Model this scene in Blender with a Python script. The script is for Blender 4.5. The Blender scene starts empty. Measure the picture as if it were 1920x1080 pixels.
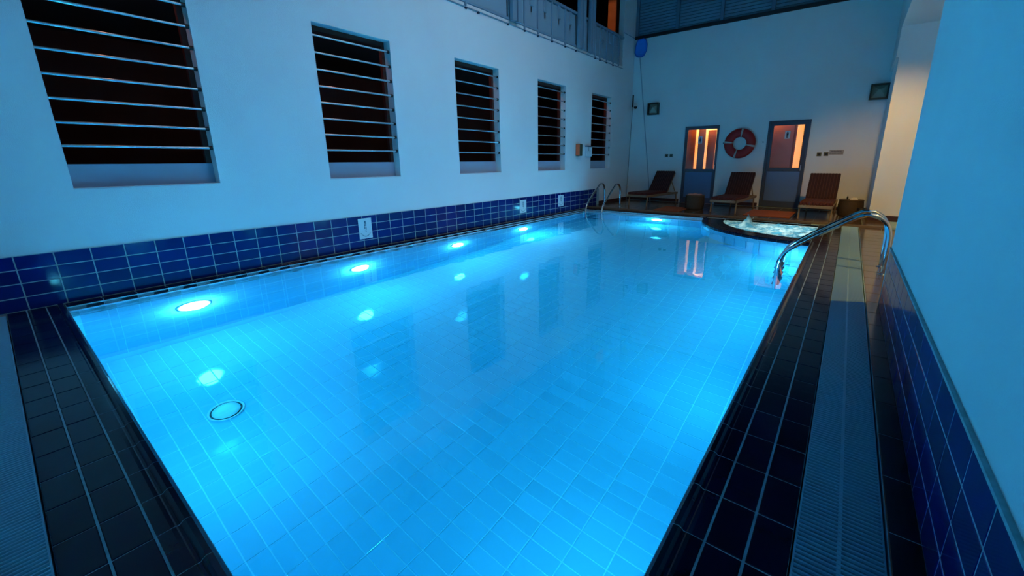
import bpy, math, random
from math import sin, cos, pi, radians as rad
from mathutils import Vector, Matrix
random.seed(7)
sc = bpy.context.scene
COL = sc.collection

# ------------------------------------------------------------------ camera, world, lights, exposure
CX, CY, CZ = 5.4977, -0.2214, 1.2631
F_PX, PPX, PPY = 762.777, 1008.165, 496.16
cam_d = bpy.data.cameras.new('camera'); cam = bpy.data.objects.new('camera', cam_d); COL.objects.link(cam)
r_ = Vector((0.8006488, 0.5991150, -0.0047637)); u_ = Vector((-0.1448597, 0.2012913, 0.9687608)); f_ = Vector((-0.5813580, 0.7749471, -0.2479513))
m = Matrix((r_, u_, -f_)).transposed().to_4x4(); m.translation = Vector((CX, CY, CZ)); cam.matrix_world = m
cam_d.sensor_fit = 'HORIZONTAL'; cam_d.sensor_width = 36.0
cam_d.lens = F_PX / 1920 * 36.0
cam_d.shift_x = -(PPX - 960) / 1920; cam_d.shift_y = (PPY - 540) / 1920
cam_d.clip_start = 0.02; cam_d.clip_end = 200
sc.camera = cam

w = bpy.data.worlds.new('night'); sc.world = w; w.use_nodes = True
w.node_tree.nodes['Background'].inputs[0].default_value = (0.10, 0.30, 0.8, 1)
w.node_tree.nodes['Background'].inputs[1].default_value = 0.02

vs = sc.view_settings
vs.view_transform = 'Standard'; vs.look = 'None'; vs.exposure = 0.0; vs.gamma = 1.0; vs.use_curve_mapping = False
cy = sc.cycles
cy.use_denoising = True
cy.max_bounces = 10; cy.diffuse_bounces = 4; cy.glossy_bounces = 4; cy.transmission_bounces = 8
cy.caustics_refractive = True; cy.caustics_reflective = False
cy.sample_clamp_indirect = 0.0; cy.blur_glossy = 0.5

def area(name, loc, rot, sx, sy, power, col, spread=180):
    l = bpy.data.lights.new(name, 'AREA'); l.shape = 'RECTANGLE'; l.size = sx; l.size_y = sy
    l.energy = power; l.color = col; l.spread = rad(spread)
    o = bpy.data.objects.new(name, l); o.location = loc; o.rotation_euler = rot; COL.objects.link(o); return o
def spot(name, loc, target, power, col, size=120, blend=.6, radius=.06):
    l = bpy.data.lights.new(name, 'SPOT'); l.energy = power; l.color = col; l.spot_size = rad(size); l.spot_blend = blend; l.shadow_soft_size = radius
    o = bpy.data.objects.new(name, l); o.location = loc; COL.objects.link(o)
    d = Vector(target) - Vector(loc); o.rotation_euler = d.to_track_quat('-Z', 'Y').to_euler(); return o
def point(name, loc, power, col, radius=.08):
    l = bpy.data.lights.new(name, 'POINT'); l.energy = power; l.color = col; l.shadow_soft_size = radius
    o = bpy.data.objects.new(name, l); o.location = loc; COL.objects.link(o); return o
BLUE = (0.0, 0.42, 1.0)
area('added_fill_light', (5.2, 4.8, 6.3), (0, rad(52), 0), .5, 4.5, 34, (.80, .92, 1.0), 100)  # unseen lamp added overhead to pale the long wall
area('added_fill_light', (2.6, 4.5, 6.6), (0, 0, 0), 2.0, 8.0, 10, BLUE)  # unseen overhead fill, added for a faint blue ambient
WARM = (1.0, 0.56, 0.09)
spot('recess_downlight', (6.9, 4.85, 3.5), (6.0, 5.4, 0), 240, WARM, 125, .5, .03)
spot('recess_downlight', (5.97, 8.3, 3.55), (5.90, 11.4, -0.3), 250, WARM, 80, 1.0, .05)
for yy_ in (0.8, 3.2, 5.5, 7.9, 10.3): point('passage_light', (-.42, yy_, 2.995), 2.2, (1.0, .30, .16), .015)
spot('gallery_light', (-1.5, 9.6, 5.9), (-.84, 12.1, 5.4), 60, (1.0, .40, .12), 22, .6, .05)
point('washroom_light', (1.95, 12.40, 2.3), 12, (1.0, .42, .10), .04)
point('washroom_light', (3.75, 12.37, 2.42), 5, (1.0, .42, .14), .04)
POOL_LAMP = (0.11, 0.69, 1.0); POOL_E = 203.0

# ------------------------------------------------------------------ materials
MATS = {}
def mat(name, col, rough=.5, metal=0., var=0., noise=None, bump=None, spec=.5, emit=None, es=0., coat=0., objvar=0.):
    if name in MATS: return MATS[name]
    M = bpy.data.materials.new(name); M.use_nodes = True; nt = M.node_tree; b = nt.nodes['Principled BSDF']
    b.inputs['Base Color'].default_value = (*col, 1); b.inputs['Roughness'].default_value = rough; b.inputs['Metallic'].default_value = metal
    b.inputs['Specular IOR Level'].default_value = spec; b.inputs['Coat Weight'].default_value = coat; b.inputs['Coat Roughness'].default_value = .05
    if emit: b.inputs['Emission Color'].default_value = (*emit, 1); b.inputs['Emission Strength'].default_value = es
    fac = None
    if noise or bump:
        tc = nt.nodes.new('ShaderNodeTexCoord')
    if noise:
        n = nt.nodes.new('ShaderNodeTexNoise'); n.inputs['Scale'].default_value = noise[0]; n.inputs['Detail'].default_value = 4
        nt.links.new(tc.outputs['Object'], n.inputs['Vector'])
        fac = n.outputs['Fac']; amt = noise[1]
        mr = nt.nodes.new('ShaderNodeMapRange'); mr.inputs[1].default_value = .25; mr.inputs[2].default_value = .75
        mr.inputs[3].default_value = 1 - amt; mr.inputs[4].default_value = 1 + amt; nt.links.new(fac, mr.inputs[0])
        vm = nt.nodes.new('ShaderNodeVectorMath'); vm.operation = 'SCALE'; vm.inputs[0].default_value = col
        nt.links.new(mr.outputs[0], vm.inputs['Scale']); last = vm
        nt.links.new(vm.outputs[0], b.inputs['Base Color'])
    else: last = None
    if objvar:
        oi = nt.nodes.new('ShaderNodeObjectInfo'); mr2 = nt.nodes.new('ShaderNodeMapRange')
        mr2.inputs[3].default_value = 1 - objvar; mr2.inputs[4].default_value = 1 + objvar; nt.links.new(oi.outputs['Random'], mr2.inputs[0])
        vm2 = nt.nodes.new('ShaderNodeVectorMath'); vm2.operation = 'SCALE'
        if last: nt.links.new(last.outputs[0], vm2.inputs[0])
        else: vm2.inputs[0].default_value = col
        nt.links.new(mr2.outputs[0], vm2.inputs['Scale']); nt.links.new(vm2.outputs[0], b.inputs['Base Color'])
    if bump:
        n2 = nt.nodes.new('ShaderNodeTexNoise'); n2.inputs['Scale'].default_value = bump[0]; n2.inputs['Detail'].default_value = 3
        nt.links.new(tc.outputs['Object'], n2.inputs['Vector'])
        bp = nt.nodes.new('ShaderNodeBump'); bp.inputs['Strength'].default_value = bump[1]; bp.inputs['Distance'].default_value = .01
        nt.links.new(n2.outputs['Fac'], bp.inputs['Height']); nt.links.new(bp.outputs[0], b.inputs['Normal'])
    MATS[name] = M; return M
PLASTER = mat('painted_plaster', (.74, .80, .84), .75, noise=(1.2, .03), bump=(160, .25))
PLASTER_D = mat('plaster_reveal', (.70, .76, .82), .7)
NAVY = mat('navy_glazed_tile', (.001, .014, .15), .12, objvar=.25, noise=(6, .1))
DECKT = mat('dark_deck_tile', (.003, .005, .024), .15, spec=.25, objvar=.25, bump=(14, .06))
GROUT = mat('pale_blue_grout', (.30, .46, .52), .8, noise=(30, .2))
POOLT = mat('pool_glazed_tile', (.30, .66, .80), .045, objvar=.05)
POOLG = mat('pool_grout', (.55, .90, .97), .7)
POOLW = mat('pool_wall_tile', (.42, .68, .86), .10, objvar=.04)
GRATE = mat('grating_plastic', (.26, .50, .66), .45)
CHANNEL = mat('channel_dark', (.01, .015, .02), .8)
BROWN = mat('brown_stone_tile', (.10, .062, .030), .16, objvar=.15, noise=(5, .35))
BROWNG = mat('brown_grout', (.16, .12, .08), .8)
CHROME = mat('polished_steel', (.80, .82, .84), .08, metal=1)
STEEL = mat('brushed_steel', (.62, .66, .70), .28, metal=1)
BLACK = mat('black_rubber', (.006, .006, .008), .5)
DFRAME = mat('door_aluminium', (.055, .075, .12), .35)
DPANEL = mat('door_panel_blue_grey', (.10, .20, .42), .5)
FRAME = mat('warm_tinted_window_frame', (.085, .018, .012), .5)  # warm light on lintel and far jamb is put into this red-brown
DARKW = mat('dark_passage_paint', (.06, .022, .018), .8)
SILLP = mat('sill_panel_grey', (.30, .38, .52), .6)
RAILP = mat('rail_blue_grey_paint', (.20, .32, .42), .45)
LOUV = mat('louvre_slate_paint', (.10, .20, .30), .5)
SKIRT = mat('dark_red_skirting', (.045, .012, .010), .4)
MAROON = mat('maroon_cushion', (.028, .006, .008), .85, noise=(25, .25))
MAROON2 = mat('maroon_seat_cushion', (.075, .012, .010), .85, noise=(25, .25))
STRIPE = mat('cushion_stripe', (.085, .035, .032), .85)
LFRAME = mat('lounger_cream_frame', (.24, .17, .10), .45)
WICKER = mat('dark_wicker', (.055, .035, .018), .7, bump=(60, .9))
RED = mat('life_ring_red', (.42, .006, .008), .45)
WHITE = mat('white_plastic', (.80, .80, .78), .4)
WHITEB = mat('white_plate', (.62, .78, .86), .35)
INK = mat('sign_ink', (.004, .03, .08), .5)
NETB = mat('net_blue_plastic', (.01, .10, .50), .5)
NETM = mat('net_blue_mesh', (.02, .26, .85), .7)
ORANGE = mat('orange_face', (.95, .13, .05), .5)
OLIVE = mat('dark_olive_side', (.05, .06, .03), .6)
MAT_OR = mat('terracotta_mat', (.34, .085, .02), .9, noise=(40, .25))
WOOD = mat('amber_wood', (.36, .10, .03), .6, noise=(4, .3))
WOODD = mat('dark_wood', (.10, .030, .012), .6, noise=(4, .3))
CONC = mat('orange_brown_column', (.50, .20, .07), .7, noise=(3, .2))
ROOF = mat('dark_roof', (.02, .03, .04), .8)
LAMPG = mat('pool_lamp_lens', (1, 1, 1), .3, emit=POOL_LAMP, es=POOL_E)
JLAMP = mat('whirlpool_lamp_lens', (1, 1, 1), .3, emit=(.75, .98, 1.), es=34)
GLOWB = mat('amber_glow_board', (1, 1, 1), .4, emit=(1.0, .37, .03), es=1.1)  # emission stands in for amber light falling on the boards

def glass_mat(name, tint=(1, 1, 1), opacity=.12):
    M = bpy.data.materials.new(name); M.use_nodes = True; nt = M.node_tree; nt.nodes.clear()
    o = nt.nodes.new('ShaderNodeOutputMaterial'); t = nt.nodes.new('ShaderNodeBsdfTransparent'); t.inputs[0].default_value = (*tint, 1)
    g = nt.nodes.new('ShaderNodeBsdfGlossy'); g.inputs['Roughness'].default_value = .03
    f = nt.nodes.new('ShaderNodeFresnel'); f.inputs[0].default_value = 1.5
    mx = nt.nodes.new('ShaderNodeMixShader'); nt.links.new(f.outputs[0], mx.inputs[0]); nt.links.new(t.outputs[0], mx.inputs[1]); nt.links.new(g.outputs[0], mx.inputs[2])
    d = nt.nodes.new('ShaderNodeBsdfDiffuse'); d.inputs[0].default_value = (.4, .6, .75, 1)
    m2 = nt.nodes.new('ShaderNodeMixShader'); m2.inputs[0].default_value = opacity
    nt.links.new(mx.outputs[0], m2.inputs[1]); nt.links.new(d.outputs[0], m2.inputs[2]); nt.links.new(m2.outputs[0], o.inputs[0]); return M
GLASS = glass_mat('clear_pane', (.97, .97, .97), .02)
RGLASS = glass_mat('frosted_blue_pane', (.6, .8, .9), .62)

def water_mat():
    M = bpy.data.materials.new('pool_water'); M.use_nodes = True; nt = M.node_tree; nt.nodes.clear()
    o = nt.nodes.new('ShaderNodeOutputMaterial')
    g = nt.nodes.new('ShaderNodeBsdfGlass'); g.inputs['IOR'].default_value = 1.33; g.inputs['Roughness'].default_value = 0.0
    tc = nt.nodes.new('ShaderNodeTexCoord'); n = nt.nodes.new('ShaderNodeTexNoise'); n.inputs['Scale'].default_value = 2.2; n.inputs['Detail'].default_value = 2
    nt.links.new(tc.outputs['Object'], n.inputs['Vector'])
    b = nt.nodes.new('ShaderNodeBump'); b.inputs['Strength'].default_value = .10; b.inputs['Distance'].default_value = .02
    nt.links.new(n.outputs['Fac'], b.inputs['Height']); nt.links.new(b.outputs[0], g.inputs['Normal'])
    va = nt.nodes.new('ShaderNodeVolumeAbsorption'); va.inputs['Color'].default_value = (.0, .86, .985, 1); va.inputs['Density'].default_value = .42
    nt.links.new(g.outputs[0], o.inputs['Surface']); nt.links.new(va.outputs[0], o.inputs['Volume']); return M
WATER = water_mat()
def foam_mat():
    M = bpy.data.materials.new('aerated_water'); M.use_nodes = True; nt = M.node_tree; nt.nodes.clear()
    o = nt.nodes.new('ShaderNodeOutputMaterial')
    d = nt.nodes.new('ShaderNodeBsdfDiffuse'); d.inputs[0].default_value = (.45, .75, .88, 1)
    t = nt.nodes.new('ShaderNodeBsdfTranslucent')
    tc = nt.nodes.new('ShaderNodeTexCoord'); nz = nt.nodes.new('ShaderNodeTexNoise'); nz.inputs['Scale'].default_value = 7; nz.inputs['Detail'].default_value = 6
    rp = nt.nodes.new('ShaderNodeValToRGB'); rp.color_ramp.elements[0].position = .42; rp.color_ramp.elements[0].color = (.08, .40, .58, 1); rp.color_ramp.elements[1].position = .60; rp.color_ramp.elements[1].color = (.95, 1, .97, 1)
    nt.links.new(tc.outputs['Object'], nz.inputs['Vector']); nt.links.new(nz.outputs['Fac'], rp.inputs[0]); nt.links.new(rp.outputs[0], t.inputs[0])
    g = nt.nodes.new('ShaderNodeBsdfGlossy'); g.inputs['Roughness'].default_value = .08
    m1 = nt.nodes.new('ShaderNodeMixShader'); m1.inputs[0].default_value = .75
    nt.links.new(d.outputs[0], m1.inputs[1]); nt.links.new(t.outputs[0], m1.inputs[2])
    f = nt.nodes.new('ShaderNodeFresnel'); f.inputs[0].default_value = 1.33
    m2 = nt.nodes.new('ShaderNodeMixShader'); nt.links.new(f.outputs[0], m2.inputs[0]); nt.links.new(m1.outputs[0], m2.inputs[1]); nt.links.new(g.outputs[0], m2.inputs[2])
    nt.links.new(m2.outputs[0], o.inputs[0]); return M
FOAM = foam_mat()

# ------------------------------------------------------------------ mesh helpers
class MB:
    def __init__(s): s.v = []; s.f = []; s.m = []; s.sm = []
    def add(s, vs, fs, mi=0, smooth=False):
        n = len(s.v); s.v += [tuple(v) for v in vs]; s.f += [tuple(i + n for i in f) for f in fs]; s.m += [mi] * len(fs); s.sm += [smooth] * len(fs); return s
    def box(s, x0, x1, y0, y1, z0, z1, mi=0, M=None):
        v = [(x0, y0, z0), (x1, y0, z0), (x1, y1, z0), (x0, y1, z0), (x0, y0, z1), (x1, y0, z1), (x1, y1, z1), (x0, y1, z1)]
        if M is not None: v = [M @ Vector(p) for p in v]
        return s.add(v, [(0, 3, 2, 1), (4, 5, 6, 7), (0, 1, 5, 4), (1, 2, 6, 5), (2, 3, 7, 6), (3, 0, 4, 7)], mi)
    def rbox(s, x0, x1, y0, y1, z0, z1, c=.01, mi=0, M=None):
        # chamfered box: three stacked rings with chamfered edges
        v = []
        for (z, i) in ((z0, c), (z0 + c, 0), (z1 - c, 0), (z1, c)):
            a, b_, c_, d = x0 + i, x1 - i, y0 + i, y1 - i
            k = c if i == 0 else c * .4
            v += [(a + k, c_, z), (b_ - k, c_, z), (b_, c_ + k, z), (b_, d - k, z), (b_ - k, d, z), (a + k, d, z), (a, d - k, z), (a, c_ + k, z)]
        if M is not None: v = [M @ Vector(p) for p in v]
        f = [tuple(range(7, -1, -1)), tuple(range(24, 32))]
        for r in range(3):
            for i in range(8): j = (i + 1) % 8; f.append((r * 8 + i, r * 8 + j, r * 8 + 8 + j, r * 8 + 8 + i))
        return s.add(v, f, mi)
    def tube(s, pts, r, n=10, mi=0, caps=True, radii=None):
        pts = [Vector(p) for p in pts]; rings = []; prev = None
        for i, p in enumerate(pts):
            t = (pts[min(i + 1, len(pts) - 1)] - pts[max(i - 1, 0)]).normalized()
            if prev is None:
                a = Vector((0, 0, 1)) if abs(t.z) < .9 else Vector((1, 0, 0)); n1 = t.cross(a).normalized()
            else: n1 = (prev - t * prev.dot(t)).normalized()
            prev = n1; n2 = t.cross(n1); rr = radii[i] if radii else r
            rings.append([p + n1 * (rr * cos(2 * pi * k / n)) + n2 * (rr * sin(2 * pi * k / n)) for k in range(n)])
        v = [q for R_ in rings for q in R_]; f = []
        for i in range(len(pts) - 1):
            for k in range(n): f.append((i * n + k, i * n + (k + 1) % n, (i + 1) * n + (k + 1) % n, (i + 1) * n + k))
        s.add(v, f, mi, True)
        if caps:
            s.add(rings[0], [tuple(range(n))][::-1], mi); s.add(rings[-1], [tuple(range(n))], mi)
        return s
    def lathe(s, prof, n=24, cx=0, cy=0, mi=0, M=None, smooth=True):
        v = []; f = []
        for (r, z) in prof:
            for k in range(n): v.append(Vector((cx + r * cos(2 * pi * k / n), cy + r * sin(2 * pi * k / n), z)))
        for i in range(len(prof) - 1):
            for k in range(n): f.append((i * n + k, i * n + (k + 1) % n, (i + 1) * n + (k + 1) % n, (i + 1) * n + k))
        if M is not None: v = [M @ p for p in v]
        return s.add(v, f, mi, smooth)
    def mesh(s, name, *mats):
        me = bpy.data.meshes.new(name); me.from_pydata(s.v, [], s.f)
        for m_ in mats: me.materials.append(m_)
        for p, a, b in zip(me.polygons, s.m, s.sm): p.material_index = a; p.use_smooth = b
        me.update(); return me
    def build(s, name, *mats, parent=None, loc=None, rot=None):
        return put(name, s.mesh(name, *mats), parent, loc, rot)
def put(name, me, parent=None, loc=None, rot=None):
    o = bpy.data.objects.new(name, me); COL.objects.link(o)
    if parent: o.parent = parent
    if loc: o.location = loc
    if rot: o.rotation_euler = rot
    return o
def empty(name, loc=(0, 0, 0), rz=0):
    o = bpy.data.objects.new(name, None); o.location = loc; o.rotation_euler = (0, 0, rz); o.empty_display_size = .1; COL.objects.link(o); return o
def tag(o, label=None, cat=None, group=None, kind=None):
    if label: o['label'] = label
    if cat: o['category'] = cat
    if group: o['group'] = group
    if kind: o['kind'] = kind
    return o
def struct(o, label=None, cat=None): return tag(o, label, cat, kind='structure')
def copy_tree(o, parent=None):
    c = o.copy(); COL.objects.link(c)
    if parent is not None: c.parent = parent
    for ch in list(o.children): copy_tree(ch, c)
    return c
def tile_mesh(name, sx, sy, h, m_, g=.0035, c=.003):
    """tile lying in XY, top at z=0, centred"""
    a, b = sx / 2 - g, sy / 2 - g
    v = [(-a, -b, -h), (a, -b, -h), (a, b, -h), (-a, b, -h), (-a, -b, -c), (a, -b, -c), (a, b, -c), (-a, b, -c),
         (-a + c, -b + c, 0), (a - c, -b + c, 0), (a - c, b - c, 0), (-a + c, b - c, 0)]
    f = [(8, 9, 10, 11)]
    for r in (0, 4):
        for i in range(4): j = (i + 1) % 4; f.append((r + i, r + j, r + 4 + j, r + 4 + i))
    me = bpy.data.meshes.new(name); me.from_pydata(v, [], f); me.materials.append(m_); me.update(); return me
def jit(a=.0035): return random.uniform(-a, a)

# ------------------------------------------------------------------ dimensions
PW, PL = 5.163, 9.266            # pool
XL = -0.164                      # left wall plane
XR = 5.885                       # right wall plane
YF = 12.2                        # far wall
YN = -1.3                        # wall behind camera
TZ = .035                        # terrace height
TY = 9.63                        # terrace edge
YE = 4.40                        # end of right wall (start of recess)
RX = 8.3                         # recess side wall
ZW = -0.05                       # water level
JX, JY, JRI, JRO = 5.163, 9.36, 1.70, 2.12
ZTOP = 6.8
TP = .2359; TR = .1263

# ------------------------------------------------------------------ room shell
wl = MB()
T = .16
y_edges = [YN]; wins = []
for i in range(5):
    a = .2598 + i * 2.3668; wins.append((a, a + 1.115))
WZ0, WZ1 = 1.025, 2.965
prev = YN
for a, b in wins:
    wl.box(XL - T, XL, prev, a, 0, 3.87); wl.box(XL - T, XL, a, b, -.3, WZ0); wl.box(XL - T, XL, a, b, WZ1, 3.87); prev = b
wl.box(XL - T, XL, prev, 12.2, 0, 3.87)
wl.box(XL - T, XL, YN, 12.2, -.3, 0)
wl.box(XL - T, XL, 11.43, 12.2, 3.87, ZTOP)
wall_left = struct(wl.build('wall_left', PLASTER), 'long pale wall with five barred openings beside the pool')
MB().box(XL - .004, XL + .004, 11.43, 12.19, 4.735, 4.75).build('joint_strip', RAILP, parent=wall_left)

wb = MB()
D1 = (1.535, 2.46, 2.18); D2 = (3.655, 4.57, 2.21)
for x0, x1, z0, z1 in [(XL - T, D1[0], -.1, 4.70), (D1[1], D2[0], -.1, 4.70), (D2[1], 6.3, -.1, 4.70), (D1[0], D1[1], D1[2], 4.70), (D2[0], D2[1], D2[2], 4.70)]:
    wb.box(x0, x1, YF, YF + .14, z0, z1)
struct(wb.build('wall_back', PLASTER), 'pale end wall with two half-glazed doors')
wr = MB()
wr.box(XR, XR + .18, YN, YE, -.3, ZTOP)
wr.box(XR, XR + .6, YE, 10.6, 3.65, ZTOP)                 # beam over the recess
wr.box(XR, XR + .6, 10.6, YF, 3.66, ZTOP); wr.box(XR, 5.93, 10.6, YF, 3.12, 3.66)                 # bulkhead
struct(wr.build('wall_right', PLASTER), 'right wall with deep opening under a beam')
pr = MB(); pr.box(5.93, RX, 10.6, YF + .1, -.1, 3.65)
struct(pr.build('wall_pier', PLASTER), 'projecting pier wall lit yellow')
rs = MB(); rs.box(RX, RX + .1, YE - .3, 10.7, -.2, 3.8); rs.box(XR + .18, RX, YE - .1, YE, -.2, 3.8)
struct(rs.build('wall_recess', PLASTER), 'side recess wall')
struct(MB().box(XR + .6, RX, YE - .1, 10.7, 3.65, 3.75).build('ceiling_recess', PLASTER), 'recess ceiling')
struct(MB().box(XL - .3, XR + .3, YN - .15, YN, -.3, ZTOP).build('wall_front', PLASTER), 'wall behind the viewer')
struct(MB().box(-4, RX + .2, YN - .2, 15.5, ZTOP, ZTOP + .1).build('ceiling', ROOF), 'dark roof over pool hall')
struct(MB().box(-3.6, -3.5, YN, 15, -.3, ZTOP).box(-3.6, XL - T, 15, 15.1, -.3, ZTOP).box(-3.6, XL - T, YN, 15, -.3, 0).box(-3.6, XL - T, YN, 15, 3.03, 3.68)
       .box(-3.5, XL - T, YN - .1, YN, -.3, ZTOP).build('wall_passage', DARKW), 'dark passage beyond the barred openings')
struct(MB().box(-3.6, RX, YF + 2.7, YF + 2.8, 4.7, ZTOP).box(XL, 6.4, YF + .14, YF + 2.7, 4.6, 4.7).build('wall_loft', ROOF), 'dark space behind the louvres')

# skirting on terrace walls
sk = MB(); sk.box(XL, D1[0] - .05, YF - .015, YF, TZ, TZ + .09); sk.box(D1[1] + .05, D2[0] - .05, YF - .015, YF, TZ, TZ + .09); sk.box(D2[1] + .05, 5.93, YF - .015, YF, TZ, TZ + .09)
sk.box(XL, XL + .015, 10.24, YF - .015, TZ, TZ + .09)
struct(sk.build('baseboard_back', SKIRT))
struct(MB().box(5.915, RX, 10.585, 10.6, TZ, TZ + .11).box(5.915, 5.93, 10.6, YF, TZ, TZ + .11).build('baseboard_right', SKIRT))

# ------------------------------------------------------------------ floor slabs and tiles
G1, G2 = .3627, .6132
N1, N2 = .335, .5855        # near end: tiles run to N1, grating N1..N2
fl = MB()
FB = -.25
fl.box(XL, PW + G1, -N1 + .003, 0, FB, -.003)                                  # near coping bed
fl.box(XL, XR, YN, -N2 - .006, FB, -.003)
fl.box(PW + G2 + .006, XR, -N2 - .006, YE, FB, -.003)
fl.box(PW + G2 + .006, RX, YE, TY, FB, -.003)
fl.box(PW, PW + G1 - .003, 0, TY, FB, -.003)
fl.box(XL, 0, 0, TY, FB, -.003)
fl.box(0, 3.02, PL, TY, FB, -.003)
fl.box(3.02, PW, 9.53, TY, FB, -.003)
fl.box(XL, RX, TY, YF, FB, TZ - .003)
fl.box(XL, PW + G2, -N2 - .006, -N1 + .003, FB, -.06, 1)                         # channel bottom
fl.box(PW + G1 - .003, PW + G2 + .006, -N2, TY, FB, -.06, 1)
floor = struct(fl.build('floor', GROUT, CHANNEL), 'tiled pool deck and raised terrace')

TH = .012
deck_t = tile_mesh('tile', TP, .1205, TH, DECKT)          # long side X
deck_tn = tile_mesh('tile', TP + .003, .1115, TH, DECKT)
deck_t2 = tile_mesh('tile', .1205, TP + .003, TH, DECKT)
def nosing_mesh(length, name='nosing_tile'):
    """edge tile: grooved finger grip, profile runs along +Y (outwards), pool edge at y=0; length along X"""
    prof = [(-.119 + .0035, -TH), (-.119 + .0035, -.001), (-.075, 0), (-.062, -.0005), (-.057, -.0025), (-.049, -.0025), (-.043, .004), (-.032, .010), (-.014, .008), (-.003, -.002), (0, -.014), (0, -.042), (-.012, -.042)]
    a = length / 2 - .002; v = []; f = []
    for sx in (-a, a): v += [(sx, y, z) for y, z in prof]
    n = len(prof)
    for i in range(n - 1): f.append((i, i + n, i + n + 1, i + 1))
    f.append(tuple(range(n))); f.append(tuple(range(2 * n - 1, n - 1, -1)))
    me = bpy.data.meshes.new(name); me.from_pydata(v, [], f); me.materials.append(DECKT); me.update(); return me
nose = nosing_mesh(TP)
def nosing_bed(x0, x1, name='nosing_grout'):
    prof = [(-.112, -TH), (-.112, -.0015), (-.062, -.0015), (-.057, -.0035), (-.049, -.0035), (-.043, .0028), (-.032, .0086), (-.014, .0066), (-.0045, -.003), (-.0015, -.014), (-.0015, -.040), (-.012, -.040)]
    n = len(prof); v = [(x, y, z) for x in (x0, x1) for y, z in prof]
    return MB().add(v, [(i, i + n, i + n + 1, i + 1) for i in range(n - 1)])
for (x0_, x1_, loc_, rz_) in ((0, 7.2, (PW, 0, 0), pi / 2), (.02, PW, (0, 0, 0), 0), (-PL, 0, (0, 0, 0), -pi / 2), (-3.0, 0, (0, PL, 0), pi)):
    nosing_bed(x0_, x1_).build('nosing_grout', GROUT, parent=floor, loc=loc_, rot=(0, 0, rz_)).scale = (1, .94 if x0_ == .02 else 1, 1)
# right side: rows joints at Y = 2.1873 + k*TP
k0 = math.ceil((-.36 - 2.1873) / TP)
yk = [2.1873 + k * TP for k in range(-10, 33)]
for y in yk:
    yc = y + TP / 2
    if yc - TP / 2 < -.05 + 0 and yc < 0: pass
    if yc > TY - .02: continue
    if yc < -.36: continue
    if yc > 0 and yc < 7.3: put('nosing_tile', nose, floor, (PW, yc, 0), (0, 0, pi / 2))
    elif yc >= 7.3 and yc<TY: put('tile', deck_t2, floor, (PW + .06, yc, 0), (jit(), jit(), 0))
    if yc > 0:
        for cxx in (.180, .302): put('tile', deck_t2, floor, (PW + cxx, yc, 0), (jit(), jit(), 0))
# near side
xk = [PW - k * TP for k in range(-1, 23)]
for x in xk:
    xc = x - TP / 2
    if xc < XL: continue
    if xc < PW: put('nosing_tile', nose, floor, (xc, 0, 0)).scale = (1, .94, 1)
    for c in (-.168, -.2795):
        if xc < PW + G1 - .1: put('tile', deck_tn, floor, (xc, c, 0), (jit(), jit(), 0))
put('tile', tile_mesh('tile', .2359, .1205, TH, DECKT), floor, (PW + .12, -.06, 0))
# left nosing (the whole coping), pool edge at x=0
for k in range(39):
    yc = .118 + k * TP
    if yc < PL: put('nosing_tile', nose, floor, (0, yc, 0), (0, 0, -pi / 2))
slim = tile_mesh('tile', .040, TP, TH, DECKT)
for k in range(40): put('tile', slim, floor, (XL + .022, .118 + k * TP, 0))
# far coping
for k in range(13):
    xc = .118 + k * TP
    if xc < 3.0: put('nosing_tile', nose, floor, (xc, PL, 0), (0, 0, pi))
for k in range(22):
    xc = .0 + k * TP - .04
    for yy in (PL + .180, PL + .302):
        if xc > 3.0 and yy < 9.53: continue
        if xc < PW: put('tile', deck_t, floor, (xc, yy, 0), (jit(), jit(), 0))
# terrace edge trim and tiles
tt = tile_mesh('floor_tile', .40, .40, TH, BROWN, g=.002)
for i in range(16):
    for j in range(7):
        x = XL + .2 + i * .4; y = TY + .225 + j * .4
        if x > 6.1 or y > YF: continue
        if y + .2 > YF + .01: continue
        put('floor_tile', tt, floor, (x, y, TZ), (jit(.002), jit(.002), 0))
MB().rbox(XL, 6.2, TY - .012, TY + .022, -.006, TZ + .004, .004).build('edge_trim', BROWNG, parent=floor)
# brown floor to the right of the grating
bt = tile_mesh('floor_tile', .33, .33, TH, BROWN, g=.002)
bts = tile_mesh('floor_tile', XR - PW - G2 - .008, .33, TH, mat('black_stone_tile', (.012, .008, .008), .2, objvar=.2), g=.002)
for j in range(33):
    y = YE - .165 - j * .33
    if y > -.6: put('floor_tile', bts, floor, ((PW + G2 + .008 + XR) / 2, y, 0))
for j in range(16):
    for i in range(6):
        x = PW + G2 + .012 + .165 + i * .33; y = YE + .165 + j * .33
        if y < TY - .1: put('floor_tile', bt, floor, (x, y, 0), (jit(.002), jit(.002), 0))

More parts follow.
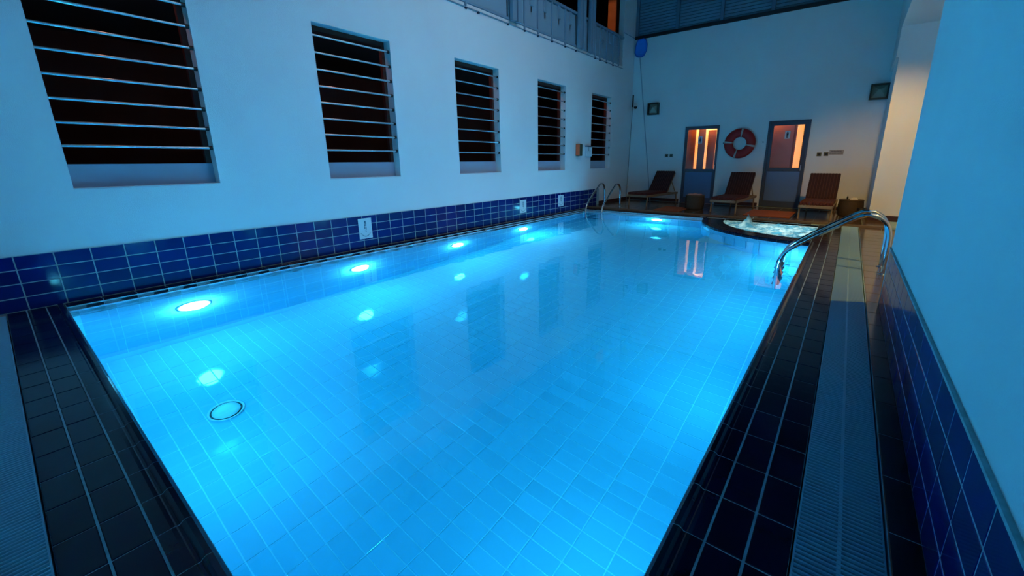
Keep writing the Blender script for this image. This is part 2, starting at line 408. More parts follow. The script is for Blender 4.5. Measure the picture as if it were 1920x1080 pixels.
# ------------------------------------------------------------------ wall tile bands
def band_tile(h=TR - .0, w=TP): return tile_mesh('wall_tile', w, h, .010, NAVY, g=.0028)
wt_l = band_tile(.1209, .2292); wt_r = band_tile(TR, TP)
MB().box(XL, XL + .0105, YN, 10.24, 0, .4837).build('tile_bed', GROUT, parent=wall_left)
for k in range(-5, 46):
    yc = -.2046 + .2292 * (k + .5)
    if yc < YN + .1 or yc > 10.24 - .1: continue
    for j in range(4): put('wall_tile', wt_l, wall_left, (XL + .012, yc, .0605 + .1209 * j), (pi / 2, jit(.004), pi / 2))
wall_right = bpy.data.objects['wall_right']
MB().box(XR - .0105, XR, YN, YE, 0, 4 * TR).box(XR-.014,XR,YN,YE,4*TR,4*TR+.012).build('tile_bed', GROUT, parent=wall_right)
for k in range(-5, 30):
    yc = .06 + TP * (k + .5)
    if yc < YN + .1 or yc > YE - .02: continue
    for j in range(4): put('wall_tile', wt_r, wall_right, (XR - .012, yc, TR * (j + .5)), (pi / 2, jit(.004), -pi / 2))

# ------------------------------------------------------------------ pool basin
ZD, ZS = -1.69, -1.12
def zf(y):
    if y < 4.9: return ZD
    if y > 7.6: return ZS
    return ZD + (ZS - ZD) * (y - 4.9) / 2.7
pb = MB()
for a, b in ((0, 4.9), (4.9, 7.6), (7.6, PL)):
    pb.add([(0, a, zf(a) - .004), (PW, a, zf(a) - .004), (PW, b, zf(b) - .004), (0, b, zf(b) - .004)], [(0, 1, 2, 3)])
pool_floor = struct(pb.build('pool_floor', POOLG), 'pale tiled pool floor sloping up to the far end', 'pool floor')
ptx, pty = .2444, .1185
pt = tile_mesh('tile', ptx, pty, .012, POOLT, g=.0042, c=.0006)
cand = []
for i in range(-1, 24):
    for j in range(0, 80):
        x = 4.425 - ptx * (i - 3) - ptx / 2; y = .02 + pty * (j + .5)
        if x < -.06 or x > PW + .06 or y > PL: continue
        if x < .12 or x > PW - .12: continue
        if (x - JX) ** 2 + (y - JY) ** 2 < (JRO - .1) ** 2: continue
        d = (Vector((x, y, zf(y))) - Vector((CX, CY, CZ))).length
        cand.append((d, x, y))
cand.sort()
def tilt(y):
    return math.atan2(ZS - ZD, 2.7) if 4.9 < y < 7.6 else 0
rest = MB()
for n, (d, x, y) in enumerate(cand):
    e = (tilt(y) + jit(.003), jit(.003), 0)
    if n < 300: put('tile', pt, pool_floor, (x, y, zf(y)), e)
    else:
        M = Matrix.Translation((x, y, zf(y))) @ Matrix.Rotation(e[0], 4, 'X') @ Matrix.Rotation(e[1], 4, 'Y')
        rest.add([M @ v.co for v in pt.vertices], [tuple(p.vertices) for p in pt.polygons])
tag(rest.build('tile_field', POOLT, parent=pool_floor), 'tiles of the middle and far pool floor', kind='stuff')
edge = MB()   # cut tiles along both long sides
for j in range(78):
    y = .02 + pty * (j + .5)
    for x0, x1 in ((.003, .135), (PW - .125, PW - .003)):
        if x0 > 3 and y > 7.2: continue
        M = Matrix.Translation(((x0 + x1) / 2, y, zf(y) - .002)) @ Matrix.Rotation(tilt(y), 4, 'X')
        a, b = (x1 - x0) / 2, pty / 2 - .003
        edge.add([M @ Vector(p) for p in ((-a, -b, 0), (a, -b, 0), (a, b, 0), (-a, b, 0))], [(0, 1, 2, 3)])
tag(edge.build('edge_tiles', POOLT, parent=pool_floor), kind='stuff')

def pool_wall(name, p0, p1, nx, label, part_limit=0, skip=None):
    """vertical tiled wall from p0 to p1 (xy), inward normal nx"""
    p0 = Vector((*p0, 0)); p1 = Vector((*p1, 0)); L = (p1 - p0).length; t = (p1 - p0).normalized(); n = Vector((*nx, 0))
    g = MB()
    def Z(s): return zf((p0 + t * s).y)
    N = 12
    for i in range(N):
        a, b = p0 + t * (L * i / N) - n * .003, p0 + t * (L * (i + 1) / N) - n * .003
        c, d = a - n * .08, b - n * .08
        za, zb = Z(L * i / N) - .05, Z(L * (i + 1) / N) - .05
        g.add([(a.x, a.y, za), (b.x, b.y, zb), (b.x, b.y, -.043), (a.x, a.y, -.043), (c.x, c.y, za), (d.x, d.y, zb), (d.x, d.y, -.043), (c.x, c.y, -.043)],
              [(0, 1, 2, 3), (5, 4, 7, 6), (3, 2, 6, 7)])
    o = struct(g.build(name, POOLG), label, 'pool wall')
    tm = tile_mesh('tile', .2444, .1185, .008, POOLW, g=.0030, c=.0007)
    R = Matrix((t, Vector((0, 0, 1)), n)).transposed().to_4x4()   # local x->t, y->up, z->n
    if t.cross(Vector((0, 0, 1))).dot(n) < 0: R = Matrix((-t, Vector((0, 0, 1)), n)).transposed().to_4x4()
    cnt = 0; st = MB(); items = []
    for j in range(14):
        z = -.050 - .1185 * (j + .5)
        for i in range(int(L / .2444)):
            s = .2444 * (i + .5) + .06
            if s > L - .1: continue
            if z - .05 < Z(s): continue
            items.append((s if part_limit else 0, s, z))
    items.sort()
    for k, (_, s, z) in enumerate(items):
        c = p0 + t * s; c.z = z; M = Matrix.Translation(c) @ R
        if k < part_limit:
            q = put('tile', tm, o); q.matrix_local = M
        else: st.add([M @ v.co for v in tm.vertices], [tuple(p.vertices) for p in tm.polygons])
    if st.v: tag(st.build('tile_field', POOLW, parent=o), kind='stuff')
    return o
pool_wall('pool_wall_left', (0, 0), (0, PL), (1, 0), 'submerged pool wall under the barred openings', 300)
pool_wall('pool_wall_back', (0, PL), (3.05, PL), (0, -1), 'submerged pool wall at the far end')
pool_wall('pool_wall_right', (PW, 0), (PW, 7.24), (-1, 0), 'submerged pool wall on the right')
pool_wall('pool_wall_front', (0, 0), (PW, 0), (0, 1), 'submerged pool wall nearest the viewer')
# pale lip just under the coping, left and far
lip = MB(); lip.rbox(-.02, .010, .0, PL, -.062, -.042, .003); lip.rbox(0, 3.03, PL - .010, PL + .02, -.062, -.042, .003)
struct(lip.build('trim_1', POOLW), 'thin pale lip under the coping')

# ------------------------------------------------------------------ whirlpool (quarter round)
A0 = pi - math.asin(0); NA = 40
def arc(R, n=NA):
    """from far-left end round to the right-hand pool edge"""
    pts = []
    for i in range(n + 1):
        a = pi + (pi / 2) * i / n
        pts.append((JX + R * cos(a), JY + R * sin(a)))
    return pts
wp = MB(); oA, iA = arc(JRO), arc(JRI)
oA = [(JX - JRO, PL + .02)] + [p for p in oA if p[1] < PL]
def strip(mb, P, z0, z1, flip=False, mi=0):
    n = len(P); v = [(x, y, z0) for x, y in P] + [(x, y, z1) for x, y in P]
    mb.add(v, [((i, i + 1, n + i + 1, n + i) if not flip else (i + 1, i, n + i, n + i + 1)) for i in range(n - 1)], mi, True)
whirl = empty('whirlpool', (JX - 1.2, JY - 1.2, 0))
tag(whirl, 'quarter-round whirlpool with dark coping set in the far right pool corner', 'whirlpool')
def wbuild(mb, name, *ms):
    mb.v = [(x - JX + 1.2, y - JY + 1.2, z) for x, y, z in mb.v]; return mb.build(name, *ms, parent=whirl)
a = MB(); strip(a, arc(JRO - .004), -1.8, -.043); strip(a, arc(JRI + .03), -.9, -.043, True)
wbuild(a, 'outer_wall', POOLW)
# vertical tile joints on curved outer wall: separate curved tiles
ct = MB()
nseg = 14
for i in range(nseg):
    for j in range(9):
        a0 = pi + (pi / 2) * (i + .03) / nseg; a1 = pi + (pi / 2) * (i + .97) / nseg; z1 = -.050 - .1185 * j - .002; z0 = z1 - .1185 + .004
        R = JRO + .004
        P = [(JX + R * cos(a0 + (a1 - a0) * t / 3), JY + R * sin(a0 + (a1 - a0) * t / 3)) for t in range(4)]
        if P[0][1] > PL: continue
        strip(ct, P, z0, z1)
tag(wbuild(ct, 'wall_tiles', POOLW), kind='stuff')
iIn = [(JX - JRI, 9.50)] + iA + []
b = MB(); strip(b, [(JX - JRI, 9.50)] + iA + [(JX, JY - JRI)], -.9, -.012, True)
b.add([(JX - JRI, 9.50, -.9), (JX - JRI, 9.50, -.012), (JX, 9.50, -.012), (JX, 9.50, -.9)], [(0, 1, 2, 3)])
b.add([(JX, 9.50, -.9), (JX, 9.50, -.012), (JX, JY - JRI, -.012), (JX, JY - JRI, -.9)], [(0, 1, 2, 3)])
b.add([(JX - 1.8, 9.50, -.9), (JX, 9.50, -.9), (JX, JY - 1.8, -.9), (JX - 1.8, JY - 1.8, -.9)], [(0, 1, 2, 3)])
wbuild(b, 'basin', mat('whirlpool_tile', (.7, .85, .85), .4))
bed = MB(); n = NA
P = iA; Q = arc(JRO - .01)
bed.add([(x, y, -.006) for x, y in P] + [(x, y, -.006) for x, y in Q], [(i, n + 1 + i, n + 2 + i, i + 1) for i in range(n)])
bed.add([(x, y, -.043) for x, y in P] + [(x, y, -.043) for x, y in Q], [(i + 1, n + 2 + i, n + 1 + i, i) for i in range(n)])
bed.box(JX - JRI - .001, JX, 9.50, 9.53, -.043, -.006)
bed.box(JX - JRO + .01, JX - JRI, JY, 9.50, -.043, -.006)
wbuild(bed, 'coping_bed', GROUT)
nt_ = 22
for i in range(nt_):
    for (r0, r1, g) in ((JRI - .0, JRI + .14, 0), (JRI + .143, JRI + .283, 0), (JRI + .286, JRO + .002, 1)):
        a0 = pi + (pi / 2) * (i + .02) / nt_; a1 = pi + (pi / 2) * (i + .98) / nt_
        k = MB(); v = []
        for (rr, z) in ((r0, -.014), (r0, -.002), (r1 - .03 if g else r1, .0), (r1 - .015, .009) if g else (r1, 0), (r1, -.004), (r1, -.042 if g else -.01)):
            for t in range(3):
                aa = a0 + (a1 - a0) * t / 2; v.append((JX + rr * cos(aa), JY + rr * sin(aa), z))
        f = []
        for q in range(5):
            for t in range(2): f.append((q * 3 + t, q * 3 + t + 1, q * 3 + t + 4, q * 3 + t + 3))
        k.add(v, f); wbuild(k, 'coping_tile', DECKT)
lp = MB(); lp.lathe([(0.0, -.02), (.08, -.01), (.10, .02)], 16)
tag(MB().lathe([(0, .03), (.07, .02), (.11, 0)], 20).build('lamp', JLAMP, parent=whirl, loc=(JX - .55 - JX + 1.2, .35, -.86)), 'whirlpool lamp under the foam')
MB().lathe([(0, .03), (.07, .02), (.11, 0)], 20).build('lamp', JLAMP, parent=whirl, loc=(.75, .95, -.86))

# foamy water
from mathutils import noise as mn
fm = MB(); NX = 70
def hfoam(x, y):
    h = .030 * mn.noise(Vector((x * 5, y * 5, 0))) + .022 * mn.noise(Vector((x * 13, y * 13, 3))) + .016 * mn.noise(Vector((x * 27, y * 27, 5)))
    d = math.hypot(x - 3.99, y - 8.86)
    h += .17 * max(0, 1 - d / .17) ** 1.3 * (1 + .9 * mn.noise(Vector((x * 24, y * 24, 9)))) + .03 * max(0, 1 - d / .45)
    return h
idx = {}
x0, y0 = JX - JRI, JY - JRI
st_ = 1.86 / NX
vv = []; ff = []
for i in range(NX + 1):
    for j in range(NX + 1):
        x = x0 + i * st_; y = y0 + j * st_
        r = math.hypot(x - JX, y - JY)
        if y < JY and r > JRI - .004:
            s_ = (JRI - .004) / r
            if r < JRI + .05: x, y = JX + (x - JX) * s_, JY + (y - JY) * s_
            else: continue
        if x > JX + .02 or y > 9.51: continue
        x = min(max(x, x0 + .003), JX - .003); y = min(y, 9.497)
        idx[i, j] = len(vv); vv.append((x, y, -.050 + hfoam(x, y)))
for i in range(NX):
    for j in range(NX):
        q = [idx.get(k) for k in ((i, j), (i + 1, j), (i + 1, j + 1), (i, j + 1))]
        if None not in q: ff.append(tuple(q))
fm.add(vv, ff, 0, True)
fo = fm.build('foaming_water', FOAM)
tag(fo, 'churning foamy water with a small jet filling the whirlpool', 'water', kind='stuff')
dr = MB()
for i in range(26):
    a = random.uniform(0, 2 * pi); d = random.uniform(.0, .16); z = random.uniform(.02, .2) * (1 - d * 3)
    c = Vector((3.99 + d * cos(a), 8.86 + d * sin(a), z)); s_ = random.uniform(.004, .010)
    dr.add([c + Vector(k) * s_ for k in ((1, 0, 0), (-1, 0, 0), (0, 1, 0), (0, -1, 0), (0, 0, 1.4), (0, 0, -1.4))],
           [(0, 2, 4), (2, 1, 4), (1, 3, 4), (3, 0, 4), (2, 0, 5), (1, 2, 5), (3, 1, 5), (0, 3, 5)])
tag(dr.build('droplets', FOAM, parent=fo), kind='stuff')

# ------------------------------------------------------------------ pool water
P = [(-.004, -.004), (PW + .004, -.004), (PW + .004, JY - JRO)] + [p for p in arc(JRO)[::-1] if p[1] < PL] + [(JX - JRO, PL + .004), (-.004, PL + .004)]
wm = MB(); wm.add([(x, y, ZW) for x, y in P], [tuple(range(len(P)))])
tag(wm.build('pool_water', WATER), 'still glowing blue water filling the swimming pool', 'water')

# ------------------------------------------------------------------ pool lamps
def pool_lamp(name, loc, rz, label):
    o = empty(name, loc, rz); tag(o, label, 'pool light', 'underwater lamps in the pool walls')
    # faces +X locally
    M = Matrix.Rotation(pi / 2, 4, 'Y')
    MB().lathe([(.150, -.006), (.150, .006), (.142, .010), (.112, .010), (.106, .004)], 32, M=M).build('bezel', WHITE, parent=o)
    MB().lathe([(.108, .004), (.104, .036), (.088, .062), (.05, .080), (.0, .086)], 28, M=M).build('lens', LAMPG, parent=o)
    return o
for (y, z, w_) in ((.88, -.74, 'nearest the viewer'), (2.80, -.78, 'second from the viewer'), (4.68, -.77, 'third from the viewer'), (6.57, -.72, 'farthest from the viewer')):
    pool_lamp('pool_lamp', (0.004, y, z), 0, 'glowing round underwater lamp in the left pool wall, ' + w_)
pool_lamp('pool_lamp', (1.96, PL - .004, -.55), -pi / 2, 'glowing round underwater lamp in the far end wall')
for y, w_ in ((1.3, 'nearest the viewer'), (3.3, 'second from the viewer'), (4.9, 'third from the viewer'), (6.7, 'added unseen beside the whirlpool')):  # lamp by the whirlpool is added, hidden, to brighten the far floor
    pool_lamp('pool_lamp', (PW + .034, y, -.75), pi, 'round underwater lamp in the right pool wall, ' + w_)
pool_lamp('pool_lamp', (2.1, -.036, -.75), pi / 2, 'round underwater lamp in the pool wall nearest the viewer')

# floor drain
dd = empty('drain_cover', (1.52, .63, ZD + .004)); tag(dd, 'round white drain cover on the pool floor', 'drain')
MB().lathe([(.125, 0), (.13, .008), (.118, .010), (.112, .002)], 32).build('rim', WHITE, parent=dd)
MB().lathe([(.112, .001), (.098, .001)], 32).build('gap', BLACK, parent=dd)
MB().lathe([(.098, 0), (.096, .012), (.06, .016), (0, .017)], 32).build('cover', WHITE, parent=dd)

# ------------------------------------------------------------------ overflow gratings
def grating(name, origin, rz, length, label, s_from, s_to):
    """local x = run, local y from 0 (pool side) to W outward"""
    W = G2 - G1 - .004
    o = empty(name, origin, rz); tag(o, label, 'grating', 'overflow channel gratings')
    fr = MB(); fr.box(0, length, W / 2 - .006, W / 2 + .006, -.022, -.001); fr.box(0, length, .0, .006, -.03, -.004); fr.box(0, length, W - .006, W, -.03, -.004)
    fr.build('frame', GRATE, parent=o)
    sl = MB()
    v = []
    for (x, z) in ((-.0038, -.024), (.0038, -.024), (.0054, -.005), (.0036, 0), (-.0036, 0), (-.0054, -.005)):
        v += [(x, .005, z), (x, W - .005, z)]
    sl.add(v, [(0, 2, 3, 1), (2, 4, 5, 3), (4, 6, 7, 5), (6, 8, 9, 7), (8, 10, 11, 9), (10, 0, 1, 11), (0, 10, 8, 6, 4, 2), (1, 3, 5, 7, 9, 11)])
    me = sl.mesh('slat', GRATE); st = MB(); pitch = .0205; n = int(length / pitch)
    for i in range(n):
        x = pitch * (i + .5)
        if s_from <= i < s_to: put('slat', me, o, (x, 0, 0))
        else: st.add([(p[0] + x, p[1], p[2]) for p in v], [tuple(p.vertices) for p in me.polygons])
    if st.v: tag(st.build('slat_run', GRATE, parent=o), kind='stuff')
    return o
g1 = grating('drain_grating', (PW + G2 - .001, -.53, 0), pi / 2, TY + .52, 'long slatted grating running beside the right pool edge', 32, 332)
g2 = grating('drain_grating', (-.09, -N2 + .001, 0), 0, PW + G1 + .08, 'slatted grating across the near pool end at lower left', 0, 270)

# ------------------------------------------------------------------ barred window openings
n_ord = ['nearest the viewer', 'second from the viewer', 'third from the viewer', 'fourth from the viewer', 'farthest, beside the end wall']
for i, (a, b) in enumerate(wins):
    wn = MB()
    # frame at the back of the opening, reddened for warm passage light
    xb = XL - T
    wn.box(xb - .05, xb + .012, b - .05, b, WZ0, WZ1); wn.box(xb - .05, xb + .012, a, b - .05, WZ1 - .06, WZ1)
    wo = struct(wn.build('window_%d' % (i + 1), FRAME), 'tall barred opening, ' + n_ord[i])
    MB().box(xb - .03, xb + .02, a, b, WZ0, WZ0 + .225).build('sill_panel', SILLP, parent=wo)
    MB().rbox(xb + .02, XL - .002, a, b, WZ0, WZ0 + .012, .003).build('window_sill', PLASTER_D, parent=wo)
    for k in range(8):
        z = 1.414 + k * .2008
        bar = MB().tube([(XL - .035, a + .004, z), (XL - .035, b - .03, z)], .0135, 12).build("bar", STEEL, parent=wo)
        MB().tube([(XL - .035, b - .032, z), (XL - .035, b - .002, z)], .022, 12).build('bracket', BLACK, parent=bar)

# ------------------------------------------------------------------ gallery railing and posts
RZ0, RZ1 = 3.885, 4.60
gr = empty('gallery_railing', (XL - .02, 8.0, RZ0)); tag(gr, 'blue-grey gallery railing with frosted panes above the long wall', 'railing')
def gp(mb, name, *ms):
    mb.v = [(x - XL + .02, y - 8.0, z - RZ0) for x, y, z in mb.v]; return mb.build(name, *ms, parent=gr)
gp(MB().rbox(XL - .05, XL + .03, 1.0, 11.42, RZ1 - .035, RZ1 + .02, .006), 'top_rail', RAILP)
gp(MB().rbox(XL - .02, XL + .02, 1.0, 11.16, RZ0 - .01, RZ0 + .035, .005), 'bottom_rail', RAILP)
gp(MB().box(XL - .03, XL + .025, 1.0, 11.42, 3.80, 3.812), 'ledge', RAILP)
posts = [5.3, 6.91, 7.36, 7.87, 8.40, 9.80, 10.05, 10.42, 10.80, 11.14]
for y in posts: gp(MB().rbox(XL - .012, XL + .03, y - .018, y + .018, RZ0 - .06, RZ1, .004), 'baluster', RAILP)
for y in posts[:-1] + [5.6, 6.4, 8.86]:
    gp(MB().rbox(XL + .0, XL + .035, y - .02, y + .02, RZ0 - .11, RZ0 - .08, .004), 'bolt', INK)
for y in (6.7, 7.15, 7.62, 8.15, 8.62, 9.22, 9.68, 10.22, 10.62, 11.0):
    gp(MB().rbox(XL - .03, XL + .02, y - .06, y + .06, RZ1 - .30, RZ1 - .04, .008).rbox(XL - .03, XL + .0, y - .025, y + .025, RZ1 - .42, RZ1 - .30, .006), 'reflection_block', RAILP)  # T-shaped blocks added in place of dark reflections in the panes
ys = [1.0, 3.2] + [5.3, 6.4, 6.91, 7.36, 7.87, 8.40, 8.86, 9.80, 10.42, 10.80, 11.14]
for p, q in zip(ys[:-1], ys[1:]): gp(MB().box(XL - .008, XL + .0, p + .02, q - .02, RZ0 + .03, RZ1 - .06), 'pane', RGLASS)
for y, wd, w_ in ((6.55, .26, 'leftmost of three'), (9.00, .28, 'middle of three'), (9.48, .22, 'rightmost of three')):
    c = MB(); x0, x1 = XL + .005, XL + .06
    c.rbox(XL + .040, XL + .13, y - wd / 2, y - wd / 2 + .10, RZ0 - .03, ZTOP - .01, .006); c.rbox(XL + .040, XL + .13, y + wd / 2 - .10, y + wd / 2, RZ0 - .03, ZTOP - .01, .006)
    c.box(XL + .06, XL + .09, y - wd / 2 + .1, y + wd / 2 - .1, RZ0, ZTOP - .01)
    o = c.build('steel_post', RAILP); tag(o, 'tall blue-grey steel post rising from the gallery edge, ' + w_, 'post', 'steel posts at the gallery edge')
gc = MB(); gc.rbox(-1.0, -.72, 12.0, 12.3, 3.68, ZTOP - .01, .02)
tag(gc.build('gallery_column', CONC), 'orange-lit column in the dark gallery above the railing', 'column')

# ------------------------------------------------------------------ louvres over the end wall
lv = empty('louvre_screen', (2.9, YF + .07, 4.70)); tag(lv, 'dark slate louvre screen above the far end wall', 'louvre')
MB().rbox(XL - 2.9, XR - 2.9, -.09, .06, .0, .09, .008).build('bottom_beam', mat('louvre_beam', (.012, .016, .022), .5), parent=lv)
px = [XL + .04, 1.06, 2.23, 3.42, 4.62, 5.8]
for x in px: MB().rbox(x - 2.9 - .045, x - 2.9 + .045, -.06, .02, .09, ZTOP - 4.71, .006).build('post', LOUV, parent=lv)
for p, q in zip(px[:-1], px[1:]):
    s_ = MB(); z = .12
    while z < 1.95:
        M = Matrix.Translation((0, 0, z)) @ Matrix.Rotation(rad(-58), 4, 'X')
        s_.box(p - 2.9 + .045, q - 2.9 - .045, -.035, .035, -.004, .004, M=M); z += .078
    tag(s_.build('slat_bank', LOUV, parent=lv), kind='stuff')

# ------------------------------------------------------------------ doors with rooms behind
def door(n, X0, X1, H, gx0, gx1, gz0, gz1, label):
    fr = MB(); y0, y1 = YF - .03, YF + .06; fw = .055
    fr.rbox(X0, X0 + fw, y0, y1, TZ, H, .004); fr.rbox(X1 - fw, X1, y0, y1, TZ, H, .004); fr.rbox(X0 + fw, X1 - fw, y0, y1, H - fw, H, .004)
    d = struct(fr.build('door_%d' % n, DFRAME), label)
    lf = MB(); a, b = X0 + fw, X1 - fw; ya, yb = YF - .012, YF + .035
    lf.box(a, gx0, ya, yb, gz0 - .09, H - fw); lf.box(gx1, b, ya, yb, gz0 - .09, H - fw); lf.box(a, a + .03, ya, yb, TZ + .01, gz0 - .09); lf.box(b - .03, b, ya, yb, TZ + .01, gz0 - .09); lf.box(gx0, gx1, ya, yb, gz1, H - fw); lf.box(gx0, gx1, ya, yb, gz0 - .09, gz0); lf.box(a + .03, b - .03, ya, yb, TZ + .01, TZ + .16)
    L = lf.build('door_leaf', DFRAME, parent=d)
    MB().rbox(a + .03, b - .03, ya + .008, yb - .008, TZ + .16, gz0 - .09, .004).build('lower_panel', DPANEL, parent=L)
    MB().box(gx0, gx1, ya + .016, ya + .022, gz0, gz1).build('pane', GLASS, parent=L)
    MB().tube([(gx1 + .02, ya - .04, .98), (gx1 + .02, ya - .04, 1.12)], .011, 10).tube([(gx1 + .02, ya, 1.05), (gx1 + .02, ya - .04, 1.05)], .008, 8).build('handle', STEEL, parent=L)
    return d, L, ya
d1, L1, ya = door(1, D1[0], D1[1], D1[2], 1.615, 2.41, 1.005, 2.09, 'left half-glazed door with amber light behind the glass')
d2, L2, ya = door(2, D2[0], D2[1], D2[2], 3.775, 4.465, 1.05, 2.095, 'right half-glazed door with one bright amber strip behind the glass')
def wc_sign(parent, x, z, skirt):
    w_, h_ = .058, .095
    s = MB().rbox(x - w_, x + w_, ya - .004, ya + .006, z - h_, z + h_, .002).build('sign_plate', WHITEB, parent=parent)
    g = MB(); y = ya - .006
    C_ = [(x + .016 * cos(t * pi / 6), y, z + .060 + .016 * sin(t * pi / 6)) for t in range(12)]; g.add(C_, [tuple(range(12))])
    if skirt: g.add([(x - .014, y, z + .04), (x + .014, y, z + .04), (x + .032, y, z - .028), (x - .032, y, z - .028)], [(0, 1, 2, 3)])
    else: g.add([(x - .024, y, z + .04), (x + .024, y, z + .04), (x + .020, y, z - .015), (x - .020, y, z - .015)], [(0, 1, 2, 3)])
    for q in (-.011, .011): g.add([(x + q - .008, y, z - .015), (x + q + .008, y, z - .015), (x + q + .008, y, z - .072), (x + q - .008, y, z - .072)], [(0, 1, 2, 3)])
    g.build('pictogram', INK, parent=s)
wc_sign(d1, 1.97, 1.80, True); wc_sign(d2, 4.10, 1.86, False)
# rooms
def room(x0, x1, y0, y1, label, nm):
    r = MB(); h = 2.5
    r.box(x0 - .05, x0, y0, y1, 0, h); r.box(x1, x1 + .05, y0, y1, 0, h); r.box(x0, x1, y1, y1 + .05, 0, h); r.box(x0, x1, y0, y1, h, h + .05); r.box(x0, x1, y0, y1, -.05, 0)
    return struct(r.build(nm, WOODD), label)
room(1.0, 2.75, YF + .142, YF + 1.3, 'dark wood lined room behind the left door', 'wall_washroom_1')
room(3.2, 4.9, YF + .142, YF + 1.3, 'wood lined room behind the right door', 'wall_washroom_2')
yy = YF + .42
p1 = empty('lit_partition', (2.05, yy, 0)); tag(p1, 'brown panelled partition with three amber boards made to glow as if lit behind the left door', 'partition')
for xa, xb_, m_ in ((1.30, 1.71, WOOD), (1.80, 2.00, WOODD), (2.06, 2.27, WOOD)):
    MB().rbox(xa - 2.05, xb_ - 2.05, 0, .04, .02, 2.3, .006).build('panel', m_, parent=p1)
for xc, hw in ((1.755, .034), (2.03, .034), (2.305, .016)):
    MB().rbox(xc - hw - 2.05, xc + hw - 2.05, -.01, .03, .3, 2.13, .004).build('glow_board', GLOWB, parent=p1)
MB().rbox(2.06 - 2.05, 2.33 - 2.05, -.02, .02, 2.08, 2.14, .004).build('glow_board', GLOWB, parent=p1)
p2 = empty('lit_partition', (4.0, yy, 0)); tag(p2, 'plain mauve-brown partition with one wide amber board made to glow as if lit behind the right door', 'partition')
MB().rbox(3.45 - 4, 4.20 - 4, 0, .04, .02, 2.3, .006).build('panel', mat('mauve_panel', (.62, .27, .25), .6), parent=p2)
MB().rbox(4.262 - 4, 4.405 - 4, -.01, .03, .3, 2.3, .004).build('glow_board', GLOWB, parent=p2)
MB().rbox(4.205 - 4, 4.255 - 4, -.0, .035, .02, 2.3, .004).build('panel', WOOD, parent=p2)

# doormats
for x0, x1, y0, y1, lb in ((3.68, 4.60, 10.0, 11.25, 'terracotta mat in front of the right half-glazed door'), (1.65, 2.28, 9.75, 10.75, 'terracotta mat in front of the left half-glazed door')):
    o = MB().rbox(-(x1 - x0) / 2, (x1 - x0) / 2, -(y1 - y0) / 2, (y1 - y0) / 2, 0, .012, .004).build('floor_mat', MAT_OR, loc=((x0 + x1) / 2, (y0 + y1) / 2, TZ)); tag(o, lb, 'mat', 'floor mats before the doors')

# ------------------------------------------------------------------ life ring
lr = empty('life_ring', (3.02, YF - .075, 1.68)); tag(lr, 'red life ring with four white bands on the end wall', 'life ring')
def ring_part(a0, a1, sc_=1.0, n=None):
    mb = MB(); n = n or max(2, int(abs(a1 - a0) / (2 * pi) * 64)); k = 16; v = []; f = []
    for i in range(n + 1):
        a = a0 + (a1 - a0) * i / n
        for j in range(k):
            t = 2 * pi * j / k; rr = .275 + .112 * sc_ * cos(t); v.append((rr * cos(a), .055 * sc_ * sin(t), rr * sin(a)))
    for i in range(n):
        for j in range(k): f.append((i * k + j, i * k + (j + 1) % k, (i + 1) * k + (j + 1) % k, (i + 1) * k + j))
    return mb.add(v, f, 0, True)
ring_part(0, 2 * pi).build('ring', RED, parent=lr)
for dg in (82, 174, 255, -12): ring_part(rad(dg - 4), rad(dg + 4), 1.04).build('band', mat('band_cloth', (.55, .50, .48), .7), parent=lr)
MB().rbox(-.03, .03, .03, .065, .20, .40, .004).build('hook', STEEL, parent=lr)
for x, lb in ((2.60, 'left'), (3.57, 'right')):
    o = MB().rbox(-.012, .012, -.03, .0, -.012, .012, .003).tube([(0, -.028, 0), (0, -.045, .012)], .006, 8).build('wall_hook', INK, loc=(x, YF, 1.70)); tag(o, 'tiny dark hook on the wall just %s of the life ring' % lb, 'hook', 'hooks beside the life ring')

# ------------------------------------------------------------------ wall lights (square), switches, camera
LOUVERP = mat('lamp_reflector', (.30, .36, .30), .4)
for x0, x1, z0, z1, lb in ((.383, .717, 2.58, 2.885, 'square unlit wall light high on the end wall above the left lounger'), (5.60, 5.93, 2.56, 2.87, 'square unlit wall light at the right end of the end wall')):
    cx_, cz_ = (x0 + x1) / 2, (z0 + z1) / 2; h = (x1 - x0) / 2
    o = empty('wall_light', (cx_ , YF, cz_)); tag(o, lb, 'wall light', 'square wall lights')
    b = MB(); t = .03
    for q in ((-h, h, -h, -h + t), (-h, h, h - t, h)): b.rbox(q[0], q[1], -.12, 0, q[2], q[3], .004)
    for q in ((-h, -h + t), (h - t, h)): b.rbox(q[0], q[1], -.12, 0, -h + t, h - t, .004)
    b.build('housing', mat('lamp_housing', (.02, .035, .03), .5), parent=o)
    MB().add([(-h + t, -.05, -h + t), (h - t, -.05, -h + t), (.02, -.09, h * .25), (-.02, -.09, h * .25), (-h + t, -.01, h - t), (h - t, -.01, h - t)], [(0, 1, 2, 3), (0, 3, 4), (1, 5, 2), (3, 2, 5, 4)]).build('reflector', LOUVERP, parent=o)
SWG = mat('switch_grey', (.10, .12, .11), .5); SWD = mat('switch_brass', (.10, .085, .03), .4)
for x, z, m_, lb in ((1.03, 1.385, SWG, 'small grey switch plate, left of the pair by the left door'), (1.17, 1.385, SWG, 'small grey switch plate, right of the pair by the left door'),
                     (4.83, 1.375, SWD, 'small brass switch plate, left of the pair right of the right door'), (4.97, 1.38, SWD, 'small brass switch plate, right of the pair right of the right door')):
    o = MB().rbox(-.048, .048, -.012, 0, -.045, .045, .003).build('switch_plate', m_, loc=(x, YF, z)); tag(o, lb, 'switch')
    MB().rbox(-.018, .018, -.018, -.010, -.022, .022, .003).build('rocker', BLACK, parent=o)
